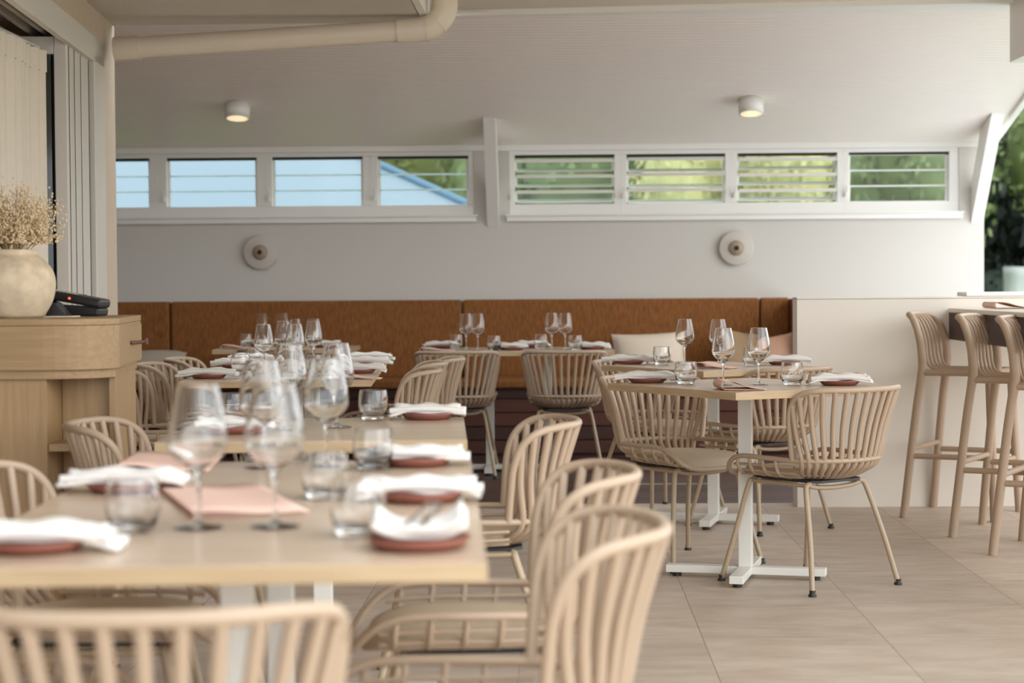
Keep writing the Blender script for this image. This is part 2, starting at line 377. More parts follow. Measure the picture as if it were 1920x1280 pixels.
def louvre_window(n, x0, x1, tilts, xl, xr):
    """one bay: frame with side posts (xl..x0, x1..xr), blades of glass with end clips"""
    root = bpy.data.objects.new('window_%d' % n, None); COL.objects.link(root); root.location = ((x0 + x1) / 2, YB + .06, WZ0); struct(root)
    ox, oy, oz = (x0 + x1) / 2, YB + .06, WZ0
    b = MB()
    b.box(xl - ox, xr - ox, -.055, .045, 0, .085); b.box(xl - ox, xr - ox, -.055, .045, 2.047 - oz, WZ1 - oz)
    b.box(xl - ox, x0 - ox, -.055, .045, .085, 2.047 - oz); b.box(x1 - ox, xr - ox, -.055, .045, .085, 2.047 - oz)
    b.build('window_frame', M['white'], root, bevel=.003)
    b = MB(); b.box(x0 - ox, x1 - ox, -.03, .03, 2.030 - oz, 2.046 - oz); b.build('head_seal', M['darkgap'], root)
    h = (2.030 - 1.706) / 3; eh = .012 if tilts > 30 else .005
    for k in range(3):
        zc = .086 + h * (k + .5); a = R(tilts)
        T = Matrix.Translation((0, 0, zc)) @ Matrix.Rotation(a, 4, 'X')
        b = MB(); b.box(x0 - ox + .012, x1 - ox - .012, -.003, .003, -h * .52, h * .52, T)
        p = b.build('glass_blade', M['pane'], root)
        b = MB()
        for zz in (-h * .52, h * .52): b.box(x0 - ox + .012, x1 - ox - .012, -eh, eh, zz - .004, zz + .004, T)
        if n < 5: b.build('ground_edge', M['edge_glass'], p); b = MB()
        for xx in (x0 - ox, x1 - ox - .016): b.box(xx, xx + .016, -.009, .009, -h * .5, h * .5, T)
        b.build('blade_edge', M['white'], p)
    b = MB(); b.box(x0 - ox - .03, x0 - ox - .012, -.085, -.055, .12, .15); b.tube([(x0 - ox - .02, -.08, .15), (x0 - ox - .018, -.1, .2)], .006, 6)
    b.build('handle', M['white'], root)
    return root
def bank(bays, tilts, n0, xs, xe):
    for i, (x0, x1) in enumerate(bays):
        xl = xs if i == 0 else (bays[i - 1][1] + x0) / 2
        xr = xe if i == len(bays) - 1 else (x1 + bays[i + 1][0]) / 2
        louvre_window(n0 + i, x0, x1, tilts[i], xl, xr)
bank(BAYS_A, (6, 6, 6, 8), 1, -3.5, -.585)
bank(BAYS_B, (58, 48, 60, 12), 5, -.335, 2.78)

# raked board ceiling: real grooves running left to right
b = MB(); Y0, Y1 = 10.9, YB + .02; pitch = .045; g = .014; d = .012
sec = []; y = Y0
while y < Y1:
    ye = min(y + pitch, Y1)
    sec += [(y, ceil_z(y)), (ye - g, ceil_z(ye - g)), (ye - g / 2, ceil_z(ye) + d), ]
    y = ye
sec.append((Y1, ceil_z(Y1)))
top = [(Y1, ceil_z(Y1) + .12), (Y0, ceil_z(Y0) + .12)]
vs = []; fs = []
for (yy, zz) in sec: vs += [(-3.7, yy, zz), (2.99, yy, zz)]
for i in range(len(sec) - 1): fs.append((2 * i, 2 * i + 1, 2 * i + 3, 2 * i + 2))
b.add(vs, fs)
b.add([(-3.7, Y0, ceil_z(Y0) + .12), (2.99, Y0, ceil_z(Y0) + .12), (2.99, YB + .3, ceil_z(YB + .3) + .12), (-3.7, YB + .3, ceil_z(YB + .3) + .12)], [(0, 1, 2, 3)])
struct(b.build('ceiling_raked', M['ceil'])).name = 'ceiling'
b = MB(); b.prism([(10.9, ceil_z(10.9) - .03), (YB + .3, ceil_z(YB + .3) - .03), (YB + .3, ceil_z(YB + .3) + .14), (10.9, ceil_z(10.9) + .14)], 0, 2.99, 3.03)
struct(b.build('trim_8', M['white']))
# flat soffit in front of it and the white nosing
b = MB(); b.box(-.62, 2.65, 3.9, 10.9, 2.70, 2.9); struct(b.build('ceiling_flat', M['flatceil']))
b = MB(); b.add([(-.64, 10.93, 2.668), (2.64, 10.60, 2.668), (2.64, 10.90, 2.668), (-.64, 11.0, 2.668), (-.64, 10.93, 2.72), (2.64, 10.60, 2.72), (2.64, 10.90, 2.72), (-.64, 11.0, 2.72)], [(3, 2, 1, 0), (4, 5, 6, 7), (0, 1, 5, 4), (1, 2, 6, 5), (2, 3, 7, 6), (3, 0, 4, 7)])
struct(b.build('trim_9', M['white']))
b = MB(); b.box(2.50, 2.68, 3.9, 10.70, 2.35, 2.9); struct(b.build('beam_right', M['white'])).name = 'trim_10'
# low concrete soffit over the left side, with a white fascia
b = MB(); b.box(-6, -.66, -2.5, 9.45, 2.434, 2.9); struct(b.build('ceiling_low', M['concrete']))
b = MB(); b.box(-.655, -.62, -2.5, 9.45, 2.434, 2.9); struct(b.build('trim_11', M['white']))

# diagonal braces between wall and ceiling
for i, x in enumerate((-.45, 2.905)):
    b = MB(); b.prism([(YB, 1.545), (YB, 1.80), (13.10, ceil_z(13.10)), (12.76, ceil_z(12.76))], 0, x - .042, x + .042)
    struct(b.build('trim_%d' % (12 + i), M['white'], bevel=.003))

# ------------------------------------------------------------------ left side wall with folded doors
def LW(y, off=0):   # point on the left wall line at depth y
    return -2.19 - .085 * (y - 9.5) + off
TL = Matrix.Translation((-2.19, 9.5, 0)) @ Matrix.Rotation(R(4.86), 4, 'Z')   # local y runs along the wall
b = MB()
b.box(-.35, 0, -.42, 0, 0, 2.434, TL); b.box(-.35, 0, -8.5, -.42, 2.30, 2.434, TL)
struct(b.build('wall_left', M['render_wall']))
b = MB()   # white frame of the opening
b.box(-.20, .012, -.72, -.42, 0, 2.30, TL); b.box(-.02, .012, -8.5, -.42, 2.18, 2.30, TL)
for x in (-.19, -.13, -.07): b.box(x, x + .02, -8.5, -.72, 2.235, 2.30, TL)
o = struct(b.build('door_1', M['alu'], bevel=.004))
b = MB(); b.box(-.165, -.025, -8.5, -.73, 2.285, 2.299, TL); b.build('track_gap', M['darkgap'], o)
# folded glazed leaves, stacked at the far end, each perpendicular to the wall
for k, (ya, yb) in enumerate(((-1.33, -1.285), (-1.255, -1.145), (-1.115, -.975), (-.945, -.755))):
    b = MB(); z1 = 2.215; W = .62
    x1 = -.012
    b.box(x1 - .055, x1, ya, yb, .02, z1, TL); b.box(x1 - W, x1 - W + .055, ya, yb, .02, z1, TL)
    b.box(x1 - W + .055, x1 - .055, ya, yb, z1 - .075, z1, TL); b.box(x1 - W + .055, x1 - .055, ya, yb, .02, .12, TL)
    L_ = struct(b.build('door_%d' % (k + 2), M['alu'], bevel=.004))
    ym = (ya + yb) / 2
    b = MB(); b.box(x1 - W + .07, x1 - .07, ym - .004, ym + .004, .11, z1 - .07, TL); b.build('pane', M['glassdark'], L_)
    b = MB(); b.box(x1 - .07, x1 - .002, yb, yb + .03, .02, z1 - .01, TL); b.build('seal', M['darkgap'], L_)
b = MB()   # unseen side wall added to darken the left, browned for deeper shade
b.box(-3.6, -3.5, 9.46, 13.5, -.1, 2.9); struct(b.build('wall_shade_mesh', M['brown'])).name = 'wall_shade'
b = MB(); b.box(-5.2, -5.1, -1, 9.5, 0, 2.434); b.box(-5.2, -2.55, 9.46, 9.56, 0, 2.434)  # dim room behind, closed in to block sky light
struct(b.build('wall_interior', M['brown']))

# curtain inside the opening
def curt(u, v):
    y = -1.42 - u * 1.5
    x = -.10 + .011 * math.sin(u * 95) + .010 * math.sin(u * 23 + 1)
    z = .03 + v * (2.13 - .02)
    k = 1 - .12 * math.sin(v * PI) * (u if u > .5 else 0)
    return TL @ Vector((x - .08 * u, y, z))
ct = thing('curtain', 'sheer cream pleated curtain hanging beside the folded glass doors', 'curtain', (0, 0, 0))
b = MB(); b.grid(curt, 120, 12); b.build('cloth', M['curtain'], ct)
b = MB(); b.grid(lambda u, v: TL @ Vector((-.095 + .011 * math.sin(u * 95) + .010 * math.sin(u * 23 + 1) - .08 * u, -1.42 - u * 1.5, 2.05 + v * .09)), 120, 2); b.build('heading', M['curtain'], ct)
b = MB(); b.tube([TL @ Vector((-.12, -1.40, 2.16)), TL @ Vector((-.28, -3.2, 2.16))], .012, 8); b.build('track', M['alu'], ct)

# ------------------------------------------------------------------ waste pipe under the soffit
pr = thing('waste_pipe', 'cream painted waste pipe running under the soffit to an elbow', 'pipe', (-2.19, 9.2, 2.26))
P = lambda x, y, z: (x + 2.19, y - 9.2, z - 2.26)
b = MB(); b.tube([P(-2.12, 9.2, 2.286), P(-.70, 9.2, 2.362)], .052, 20); b.build('pipe_run', M['pvc'], pr)
b = MB(); b.tube([P(-2.12, 9.2, 2.286), P(-2.0, 9.2, 2.2925)], .0575, 20); b.build('coupling', M['pvc'], pr)
b = MB(); b.tube([P(-.76, 9.2, 2.359), P(-.64, 9.2, 2.366), P(-.59, 9.2, 2.382), P(-.55, 9.2, 2.42), P(-.532, 9.2, 2.46), P(-.53, 9.2, 2.52)], .060, 20, smoothn=4); b.build('elbow', M['pvc'], pr)
b = MB(); b.tube([P(-.53, 9.2, 2.5), P(-.53, 9.2, 2.695)], .066, 20); b.build('riser', M['pvc'], pr)
b = MB()
for (x, z, dx, dz) in ((-.62, 2.37, 1, .15), (-.565, 2.40, .75, .66)):
    d_ = Vector((dx, 0, dz)).normalized() * .004; c_ = Vector(P(x, 9.2, z)); b.tube([c_ - d_, c_ + d_], .0635, 20)
b.build('socket_ring', M['pvc'], pr)

# ------------------------------------------------------------------ downlights and sconces
def downlight(x, y, label):
    zt = ceil_z(y)
    t = thing('ceiling_light', label, 'ceiling light', (x, y - .02, zt - .095), 0, 'round surface downlights'); t.rotation_euler = (-math.atan(SL), 0, 0)
    b = MB(); b.lathe([(.070, 0), (.080, 0), (.080, .098), (.0, .098)], 32); b.lathe([(.070, 0), (.067, .012)], 32); b.build('housing', M['white'], t)
    b = MB(); b.lathe([(.0, .011), (.067, .0115)], 32); b.build('lamp_disc', M['lamp'], t)
    l = bpy.data.lights.new('downlight lamp', 'SPOT'); l.energy = 6; l.color = (1, .82, .6); l.spot_size = R(110); l.spot_blend = 1; l.shadow_soft_size = .05
    lo = bpy.data.objects.new('lamp', l); COL.objects.link(lo); lo.parent = t; lo.location = (0, 0, -.01)
downlight(-2.07, 12.45, 'white drum downlight at the left end of the boarded ceiling')
downlight(1.25, 12.45, 'white drum downlight at the right end of the boarded ceiling')
TX = Matrix.Rotation(R(90), 4, 'X')
def sconce(x, z, label):
    t = thing('wall_light', label, 'wall light', (x, YB, z), 0, 'disc wall lights')
    b = MB(); b.lathe([(0, .03), (.115, .03), (.121, .033), (.121, .037), (.115, .040), (0, .040)], 40, T=TX); b.build('glass_disc', M['opal'], t)
    b = MB(); b.lathe([(.045, 0), (.045, .03)], 30, T=TX); b.lathe([(.052, .040), (.052, .052), (.046, .058), (0, .060)], 30, T=TX); b.build('boss', M['brass'], t)
    b = MB(); b.lathe([(.014, .058), (.016, .07), (.012, .078), (0, .08)], 16, T=TX); b.build('knob', M['knob'], t)
sconce(-2.074, 1.384, 'opal disc wall light with a brass boss, on the shaded left of the wall')
sconce(1.239, 1.389, 'opal disc wall light with a brass boss, under the louvred windows at right')

# ------------------------------------------------------------------ banquette
bq = thing('banquette', 'long tan upholstered banquette along the back wall on dark timber boards', 'banquette', (0, 13.1, 0))
seams = [-3.45, -2.70, -.665, 1.393, 1.60]
for i in range(4):
    b = MB(); b.box(seams[i] + .004, seams[i + 1] - .004, .19, .29, .50, 1.043); b.build('back_panel', M['tan'], bq, bevel=.018)
b = MB(); b.box(1.60, 1.64, -.28, .29, .02, 1.035); b.build('end_panel', M['tan'], bq, bevel=.01)
for i in range(3):
    b = MB(); x0, x1 = [-3.45, -2.70, -.665, 1.6][i:i + 2]; b.box(x0 + .003, x1 - .003, -.32, .19, .455, .515); b.build('seat_pad', M['tan'], bq, bevel=.015)
b = MB(); b.box(-3.45, 1.6, -.26, .18, 0, .455)
for k in range(5): b.box(-3.45, 1.598, -.285, -.26, .02 + .092 * k, .02 + .092 * k + .082)
b.build('timber_base', M['riser'], bq)

def cushion(name, label, loc, rx, rz, w_, h_, mat, ry=0):
    t = MB()
    def f(u, v, s):
        a = 2 * u - 1; c = 2 * v - 1
        e = max(0, (1 - abs(a) ** 2.6)) * max(0, (1 - abs(c) ** 2.6))
        pin = 1 - .07 * (1 - abs(c) ** 2) * abs(a) ** 3
        return Vector((a * w_ / 2 * (1 - .06 * (1 - c * c) * abs(a)), s * .085 * e ** .55, c * h_ / 2 * (1 - .06 * (1 - a * a) * abs(c))))
    t.grid(lambda u, v: f(u, v, 1), 20, 16); t.grid(lambda u, v: f(1 - u, v, -1), 20, 16)
    o = t.build(name, mat); o.location = loc; o.rotation_euler = (rx, ry, rz)
    tag(o, label, 'cushion', 'loose cushions on the banquette'); return o
cushion('cushion', 'beige linen cushion leaning on the tan banquette between the far tables', (.62, 13.12, .645), R(-14), R(3), .50, .34, M['cush_beige'], R(-2))
cushion('cushion', 'grey cushion slumped low at the dark left end of the banquette', (-2.74, 12.98, .60), R(-52), R(4), .40, .32, M['cush_grey'], R(0))
cushion('cushion', 'taupe cushion with a dark side, on the banquette behind the wine glasses', (1.24, 13.1, .66), R(-18), R(30), .34, .34, M['cush_brown'], R(10))
cushion('cushion', 'peach cushion propped against the right end panel of the banquette', (1.44, 13.03, .645), R(-25), R(-25), .34, .30, M['cush_peach'], R(-12))

# ------------------------------------------------------------------ slatted armchair
def make_chair():
    t = thing('slatted_chair', 'x', 'chair')
    ch = M['chair']
    rim = [(-.206, -.122, .487), (-.222, -.128, .57), (-.236, -.136, .64), (-.244, -.160, .70), (-.240, -.205, .736), (-.205, -.265, .749), (-.118, -.315, .750), (0, -.330, .750)]
    full = rim + [(-x, y, z) for x, y, z in rim[-2::-1]]
    b = MB(); b.tube(full, .0112, 10, smoothn=5); b.build('back_frame', ch, t)
    # slats
    b = MB(); n = 16
    dense = catmull([Vector(p) for p in full], 12)
    # arc-length resample of the top part
    i0 = 12 * 2 + 4; seg = dense[i0:-i0]
    ln = [0]
    for i in range(1, len(seg)): ln.append(ln[-1] + (seg[i] - seg[i - 1]).length)
    def at(s_):
        for i in range(1, len(seg)):
            if ln[i] >= s_: q = (s_ - ln[i - 1]) / max(1e-9, ln[i] - ln[i - 1]); return seg[i - 1].lerp(seg[i], q)
        return seg[-1]
    for k in range(n):
        s_ = (k + .9) / (n + .8); P0 = at(ln[-1] * s_)
        ph = PI * (.06 + .88 * s_)
        W = Vector((-.208 * math.cos(ph), -.112 - .150 * math.sin(ph), .487))
        mid = P0.lerp(W, .5) + Vector((0, .006, 0))
        U = Vector((W.x * .86, W.y + .022 + .014 * math.sin(ph), .447)); B = Vector((W.x * .60, W.y * .72 + .03, .418)); E = Vector((W.x * .52, .0, .410))
        b.tube([P0, mid, W, U, B, E], .0104, 8, flat=1.0, smoothn=4, cap=False)
    # short slats below the side rails
    for sx in (-1, 1):
        for k in range(4):
            y = -.045 + .070 * k
            zt = .489 if y < .16 else .478
            b.tube([(sx * .219 if y < .16 else sx * .213, y, zt), (sx * .208, y + .004, .452), (sx * .185, y + .006, .427), (sx * .12, y + .01, .411)], .0072, 7, smoothn=3, cap=False)
        for (xx, zz, rr_) in ((.2085, .459, .0055), (.193, .435, .0055), (.165, .420, .0055)):
            b.tube([(sx * xx * .96, -.125, zz + .002), (sx * xx, -.03, zz), (sx * xx, .10, zz), (sx * xx * .95, .20, zz - .006)], rr_, 7, smoothn=4, cap=False)
    b.build('slatted_shell', ch, t)
    # seat ring: waist at the back, side rails, swooping down to the front edge
    half = [(0, -.264, .487), (-.10, -.247, .487), (-.174, -.194, .487), (-.207, -.118, .487), (-.220, .02, .489), (-.220, .10, .490), (-.217, .165, .484), (-.206, .214, .461), (-.178, .249, .426), (-.125, .264, .407), (-.06, .268, .403)]
    ring = half + [(0, .266, .403)] + [(-x, y, z) for x, y, z in half[:0:-1]]
    b = MB(); b.tube(ring, .0095, 10, closed=True, smoothn=5); b.build('seat_rail', ch, t)
    b = MB()
    def pad(u, v, s):
        a = 2 * PI * u; rad = v
        c_, s_ = math.cos(a), math.sin(a)
        e = 2 / 3.4
        X = .192 * math.copysign(abs(c_) ** e, c_) * rad; Y = .224 * math.copysign(abs(s_) ** e, s_) * rad + .020
        if Y < .02: X *= 1 - .30 * ((.02 - Y) / .232) ** 2; Y = .02 + (Y - .02) * .93
        zt = .455 - .006 * (1 - rad ** 2) - .026 * max(0, (Y - .10) / .15) ** 2
        ed = math.sqrt(max(0, 1 - max(0, (rad - .9) / .1) ** 2))
        return Vector((X, Y, (zt - .030) + .030 * ed if s > 0 else zt - .030))
    b.grid(lambda u, v: pad(u, v, 1), 40, 12); b.grid(lambda u, v: pad(1 - u, v, -1), 40, 3)
    b.build('seat_cushion', M['cushion'], t)
    b = MB(); pts = []
    for k in range(24):
        a = 2 * PI * k / 24; c_, s_ = math.cos(a), math.sin(a); e = 2 / 3.2
        pts.append((.135 * math.copysign(abs(c_) ** e, c_), .165 * math.copysign(abs(s_) ** e, s_) + .045))
    b.prism(pts, 2, .408, .4245); b.build('seat_base', ch, t)
    b = MB(); b.prism([(-.13, -.14), (-.10, -.165), (.10, -.165), (.13, -.14), (.13, .16), (-.13, .16)], 2, .398, .4075); b.build('mounting_plate', M['plate_dark'], t)
    b = MB()
    zt = .394
    for yy in (-.135, .155): b.tube([(-.145, yy, zt), (-.10, yy, zt - .012), (0, yy, zt - .018), (.10, yy, zt - .012), (.145, yy, zt)], .009, 8, smoothn=4)
    for sx in (-1, 1): b.tube([(sx * .148, -.135, zt - .004), (sx * .148, .155, zt - .004)], .008, 8)
    b.build('leg_frame', M['leg'], t)
    for sx in (-1, 1):
        for sy in (-1, 1):
            b = MB(); yt = .145 + .01 * sy; b.tube([(sx * .128, sy * yt, zt), (sx * .146, sy * (yt + .003), zt - .003), (sx * .160, sy * (yt + .012), zt - .030), (sx * .193, sy * .201, .19), (sx * .225, sy * .243, .012)], .0102, 10, smoothn=4)
            L_ = b.build('leg', M['leg'], t)
            b = MB(); b.lathe([(.015, 0), (.016, .006), (.011, .012), (.012, .022), (0, .023)], 12, c=(sx * .226, sy * .2445, 0)); b.build('foot_cap', M['black'], L_)
    return t
chair0 = make_chair(); chair0_used = [False]
def face(dx, dy): return math.atan2(dy, dx) - PI / 2   # rotation so that +y faces (dx,dy)
def chair(x, y, rz, label, group, z=0):
    if not chair0_used[0]:
        chair0.location = (x, y, z); chair0.rotation_euler = (0, 0, rz); chair0['label'] = label; chair0['group'] = group; chair0_used[0] = True; return chair0
    return dup(chair0, (x, y, z), rz, label, group)

f1 = face(-.607, .794)
chair(.95, 7.316, f1, 'sharp beige slatted chair, its back to us, at the nearest diamond-turned table', 'chairs at the two diamond-turned tables')
chair(.50, 7.90, face(.56, -.83), 'beige slatted chair with its seat pad in view, left of the nearest diamond-turned table', 'chairs at the two diamond-turned tables')
chair(.935, 9.00, f1, 'beige slatted chair, its back to us, at the rear diamond-turned table beside the cream wall', 'chairs at the two diamond-turned tables')
chair(.50, 9.64, face(.56, -.83), 'beige slatted chair mostly hidden, left of the rear diamond-turned table', 'chairs at the two diamond-turned tables')
TILT = R(3.4)
GR = 'chairs along the right of the two table rows'; GLF = 'chairs along the left of the two table rows'
fr_ = face(-1, -.06); fl_ = face(1, .06)
chair(-0.160, 3.10, fr_, 'blurred slatted chair closest to us on the right of the nearest table', GR)
chair(-0.170, 3.98, fr_, 'second blurred slatted chair from us on the right of the nearest tables', GR)
chair(-0.275, 5.47, fr_, 'slatted chair at the right of the lone square table, third from us', GR)
chair(-0.875, 8.82, fr_, 'slatted chair nearest us on the right of the middle table row', GR)
chair(-0.895, 9.66, fr_, 'middle slatted chair on the right of the middle table row', GR)
chair(-0.835, 10.22, fr_, 'slatted chair farthest back on the right of the middle table row', GR)
chair(-0.985, 4.06, fl_, 'slatted chair at lower left, pushed up to the left of the nearest tables', GLF)
chair(-0.965, 3.10, fl_, 'slatted chair under the left edge of the nearest table, almost out of view', GLF)
chair(-1.080, 5.50, fl_, 'slatted chair before the oak cabinet, at the left of the lone square table', GLF)
chair(-1.785, 8.85, fl_, 'slatted chair beside the oak cabinet, nearest on the left of the middle row', GLF)
chair(-1.805, 9.68, fl_, 'middle slatted chair on the left of the middle table row', GLF)
chair(-1.795, 10.38, fl_, 'slatted chair farthest back on the left of the middle table row', GLF)
chair(-.526, 2.56, R(2), 'very blurred slatted chair with its back to us at the bottom left corner', 'chair at the head of the nearest table')
GB = 'chairs facing the banquette'
chair(-.60, 11.52, R(0), 'left of two slatted chairs at the long table facing the banquette', GB)
chair(.035, 11.51, R(0), 'right of two slatted chairs at the long table facing the banquette', GB)
chair(-1.80, 12.25, R(4), 'slatted chair hidden behind the middle row, facing the left of the banquette', GB)

# ------------------------------------------------------------------ tables
def make_table(name, label, x, y, rz, wx, wy, base_rz=0, arms=(.31, .28), cols=(0,)):
    t = thing(name, label, 'table', (x, y, 0), rz)
    b = MB(); b.box(-wx / 2, wx / 2, -wy / 2, wy / 2, .722, .7465); b.build('table_edge', M['oak_edge'], t, bevel=.001)
    b = MB(); b.box(-wx / 2 + .0008, wx / 2 - .0008, -wy / 2 + .0008, wy / 2 - .0008, .7467, .75); b.build('table_top', M['table_top'], t)
    for cx in cols:
        Tb = Matrix.Translation((cx, 0, 0)) @ Matrix.Rotation(base_rz, 4, 'Z')
        b = MB(); b.box(-.026, .026, -.026, .026, .045, .712, Tb); b.build('column', M['white_metal'], t, bevel=.003)
        b = MB(); b.box(-arms[0], arms[0], -.027, .027, .016, .046, Tb); b.box(-.027, .027, -arms[1], arms[1], .0162, .0462, Tb); b.build('base_foot', M['white_metal'], t, bevel=.003)
        b = MB(); b.box(-.2, .2, -.02, .02, .710, .7215, Tb); b.box(-.02, .02, -.2, .2, .7102, .7213, Tb); b.build('top_bracket', M['white_metal'], t)
        b = MB()
        for (ax, ay) in ((arms[0] - .04, 0), (-arms[0] + .04, 0), (0, arms[1] - .04), (0, -arms[1] + .04)):
            q = Tb @ Vector((ax, ay, 0)); b.lathe([(.018, 0), (.018, .016)], 14, c=(q.x, q.y, 0))
        b.build('levelling_pads', M['black'], t)
    return t
def on(x0, y0, rz, lx, ly):
    c_, s_ = math.cos(rz), math.sin(rz); return (x0 + lx * c_ - ly * s_, y0 + lx * s_ + ly * c_)
RT4 = math.atan2(.519, .854)
make_table('square_table', 'oak-edged table turned like a diamond, sharpest and nearest of the pair at right', .722, 7.447, RT4, .72, .85, R(-13) - RT4)
make_table('square_table', 'oak-edged table turned like a diamond, behind the sharpest one', .735, 9.15, RT4, .72, .85, R(-13) - RT4)
make_table('square_table', 'blurred oak-edged table nearest us at lower left', -.520, 3.075, TILT, .79, .80)
make_table('square_table', 'blurred oak-edged table joined to the back of the nearest one', -.568, 3.878, TILT, .79, .80)
make_table('square_table', 'lone oak-edged table between the nearest pair and the middle row', -.652, 5.255, TILT, .79, .84)
make_table('square_table', 'front table of the joined middle row at left', -1.205, 8.36, TILT, .80, .79)
make_table('square_table', 'centre table of the joined middle row at left', -1.253, 9.165, TILT, .80, .79)
make_table('square_table', 'rearmost table of the joined middle row at left', -1.300, 9.97, TILT, .80, .79)
make_table('long_table', 'long oak-edged table before the banquette, between the two lone chairs', -.252, 11.75, 0, 1.17, .78, 0, (.22, .30), (-.17, .185))
make_table('square_table', 'oak-edged table before the dark left part of the banquette', -1.745, 12.36, R(2), .88, .72)

# ------------------------------------------------------------------ glassware
def glass_profile(outer, inner, n=5):
    """dense smooth outer wall, tight rim, dense inner wall: a real thin-walled vessel"""
    sm = lambda P: [(p.x, p.z) for p in catmull([Vector((r, 0, z)) for r, z in P], n)]
    a = sm(outer); c = sm(inner)
    (r1, z1), (r2, z2) = a[-1], c[0]; rm = (r1 + r2) / 2; h = (r1 - r2) / 2
    rim = [(rm + h * math.cos(t), z1 + h * math.sin(t)) for t in (PI * .25, PI * .5, PI * .75)]
    return [(0, a[0][1])] + [(max(r, 1e-4), z) for r, z in a] + rim + [(max(r, 1e-4), z) for r, z in c] + [(0, c[-1][1])]
def make_wine():
    b = MB()
    out = [(.030, 0), (.0358, .0006), (.0362, .0018), (.026, .0036), (.012, .006), (.0052, .011), (.0036, .022), (.0034, .05), (.0042, .078), (.0085, .0885), (.020, .0975), (.0345, .1085), (.0430, .1215), (.0450, .134), (.0430, .157), (.0375, .188), (.0318, .2155), (.0308, .2205)]
    inn = [(.0298, .2205), (.0308, .2155), (.0365, .188), (.0420, .157), (.0440, .134), (.0420, .1222), (.0335, .1100), (.019, .0995), (.006, .0950), (.0005, .0945)]
    b.lathe(glass_profile(out, inn), 36)
    return b
def make_tumbler():
    b = MB()
    out = [(.024, 0), (.0295, .0012), (.0335, .006), (.0385, .018), (.0420, .032), (.0432, .048), (.0422, .066), (.0398, .084), (.0392, .088)]
    inn = [(.0380, .088), (.0386, .084), (.0410, .066), (.0420, .048), (.0405, .034), (.0350, .0195), (.024, .0145), (.010, .0135), (.0005, .0134)]
    b.lathe(glass_profile(out, inn), 36)
    return b
wine0 = [None]; tum0 = [None]; TZ = .7502
def wine(x, y, label, group='wine glasses'):
    if wine0[0] is None:
        o = make_wine().build('wine_glass', M['glass']); wine0[0] = o
    else:
        o = wine0[0].copy(); COL.objects.link(o)
    o.location = (x, y, TZ); tag(o, label, 'wine glass', group); return o
def tumbler(x, y, label, group='water tumblers'):
    if tum0[0] is None:
        o = make_tumbler().build('water_tumbler', M['glass']); tum0[0] = o
    else:
        o = tum0[0].copy(); COL.objects.link(o)
    o.location = (x, y, TZ); tag(o, label, 'glass tumbler', group); return o

for a in [(.772, 7.415, 'wine glass on the nearest diamond table, right one of the pair'),
          (.634, 7.40, 'wine glass on the nearest diamond table, left one behind the curled menu'),
          (.615, 9.358, 'wine glass on the rear diamond table, alone at left against the tan back'),
          (.771, 9.272, 'wine glass on the rear diamond table, half hidden behind a sharper glass'),
          (-.585, 3.09, 'blurred wine glass on the nearest table, left of the pair'),
          (-.462, 3.10, 'big blurred wine glass at the centre of the nearest table'),
          (-.640, 4.12, 'blurred wine glass on the joined rear table, behind the central blurred one'),
          (-.506, 4.16, 'blurred wine glass on the joined rear table, right of the cluster'),
          (-.735, 5.22, 'wine glass on the lone square table, left of the two'),
          (-.615, 5.30, 'wine glass on the lone square table, right of the two'),
          (-1.340, 8.70, 'front left wine glass on the middle row'),
          (-1.200, 8.72, 'front right wine glass on the middle row'),
          (-1.367, 9.50, 'middle left wine glass on the middle row'),
          (-1.215, 9.50, 'middle right wine glass on the middle row'),
          (-1.400, 10.14, 'rear left wine glass on the middle row'),
          (-1.300, 10.16, 'rear right wine glass on the middle row'),
          (-.562, 11.70, 'wine glass on the long far table, first from the left'),
          (-.488, 11.64, 'wine glass on the long far table, second from the left'),
          (-.039, 11.68, 'wine glass on the long far table, third from the left'),
          (.042, 11.64, 'wine glass on the long far table, fourth from the left'),
          (-1.93, 12.45, 'faint wine glass on the table at the left of the banquette, left one'),
          (-1.79, 12.44, 'faint wine glass on the table at the left of the banquette, right one')]:
    q = wine(*a)
    if a[1] < 6: q.scale = (1.09, 1.09, 1.06)
for a in [(.497, 7.506, 'sharp water tumbler at left on the nearest diamond table'),
          (.895, 7.382, 'sharp water tumbler at right on the nearest diamond table'),
          (.501, 9.311, 'water tumbler at left on the rear diamond table'),
          (.915, 9.13, 'water tumbler at right on the rear diamond table'),
          (-.541, 5.58, 'water tumbler by the right napkin of the lone square table'),
          (-.396, 4.07, 'blurred water tumbler at the right rear of the joined near tables'),
          (-.315, 2.985, 'big blurred water tumbler beside the front right plate of the nearest table'),
          (-.431, 3.514, 'blurred water tumbler right of the central blurred wine glass'),
          (-.681, 3.041, 'blurred water tumbler at the left of the nearest table, by the white napkin'),
          (-.93, 5.45, 'water tumbler at the left of the lone square table'),
          (-1.430, 8.60, 'water tumbler beside the front left napkin of the middle row'),
          (-1.08, 8.50, 'water tumbler at the front right of the middle row'),
          (-1.500, 9.45, 'water tumbler beside the second left napkin of the middle row'),
          (-1.08, 9.35, 'water tumbler at the right of the centre table of the middle row'),
          (-.633, 11.86, 'water tumbler on the long far table, left of the first wine pair'),
          (-.388, 11.55, 'water tumbler on the long far table, right of the first wine pair'),
          (-.108, 11.76, 'water tumbler on the long far table, left of the second wine pair'),
          (.101, 11.48, 'water tumbler on the long far table, right of the second wine pair'),
          (-2.02, 12.38, 'faint water tumbler on the table at the left of the banquette')]:
    tumbler(*a)

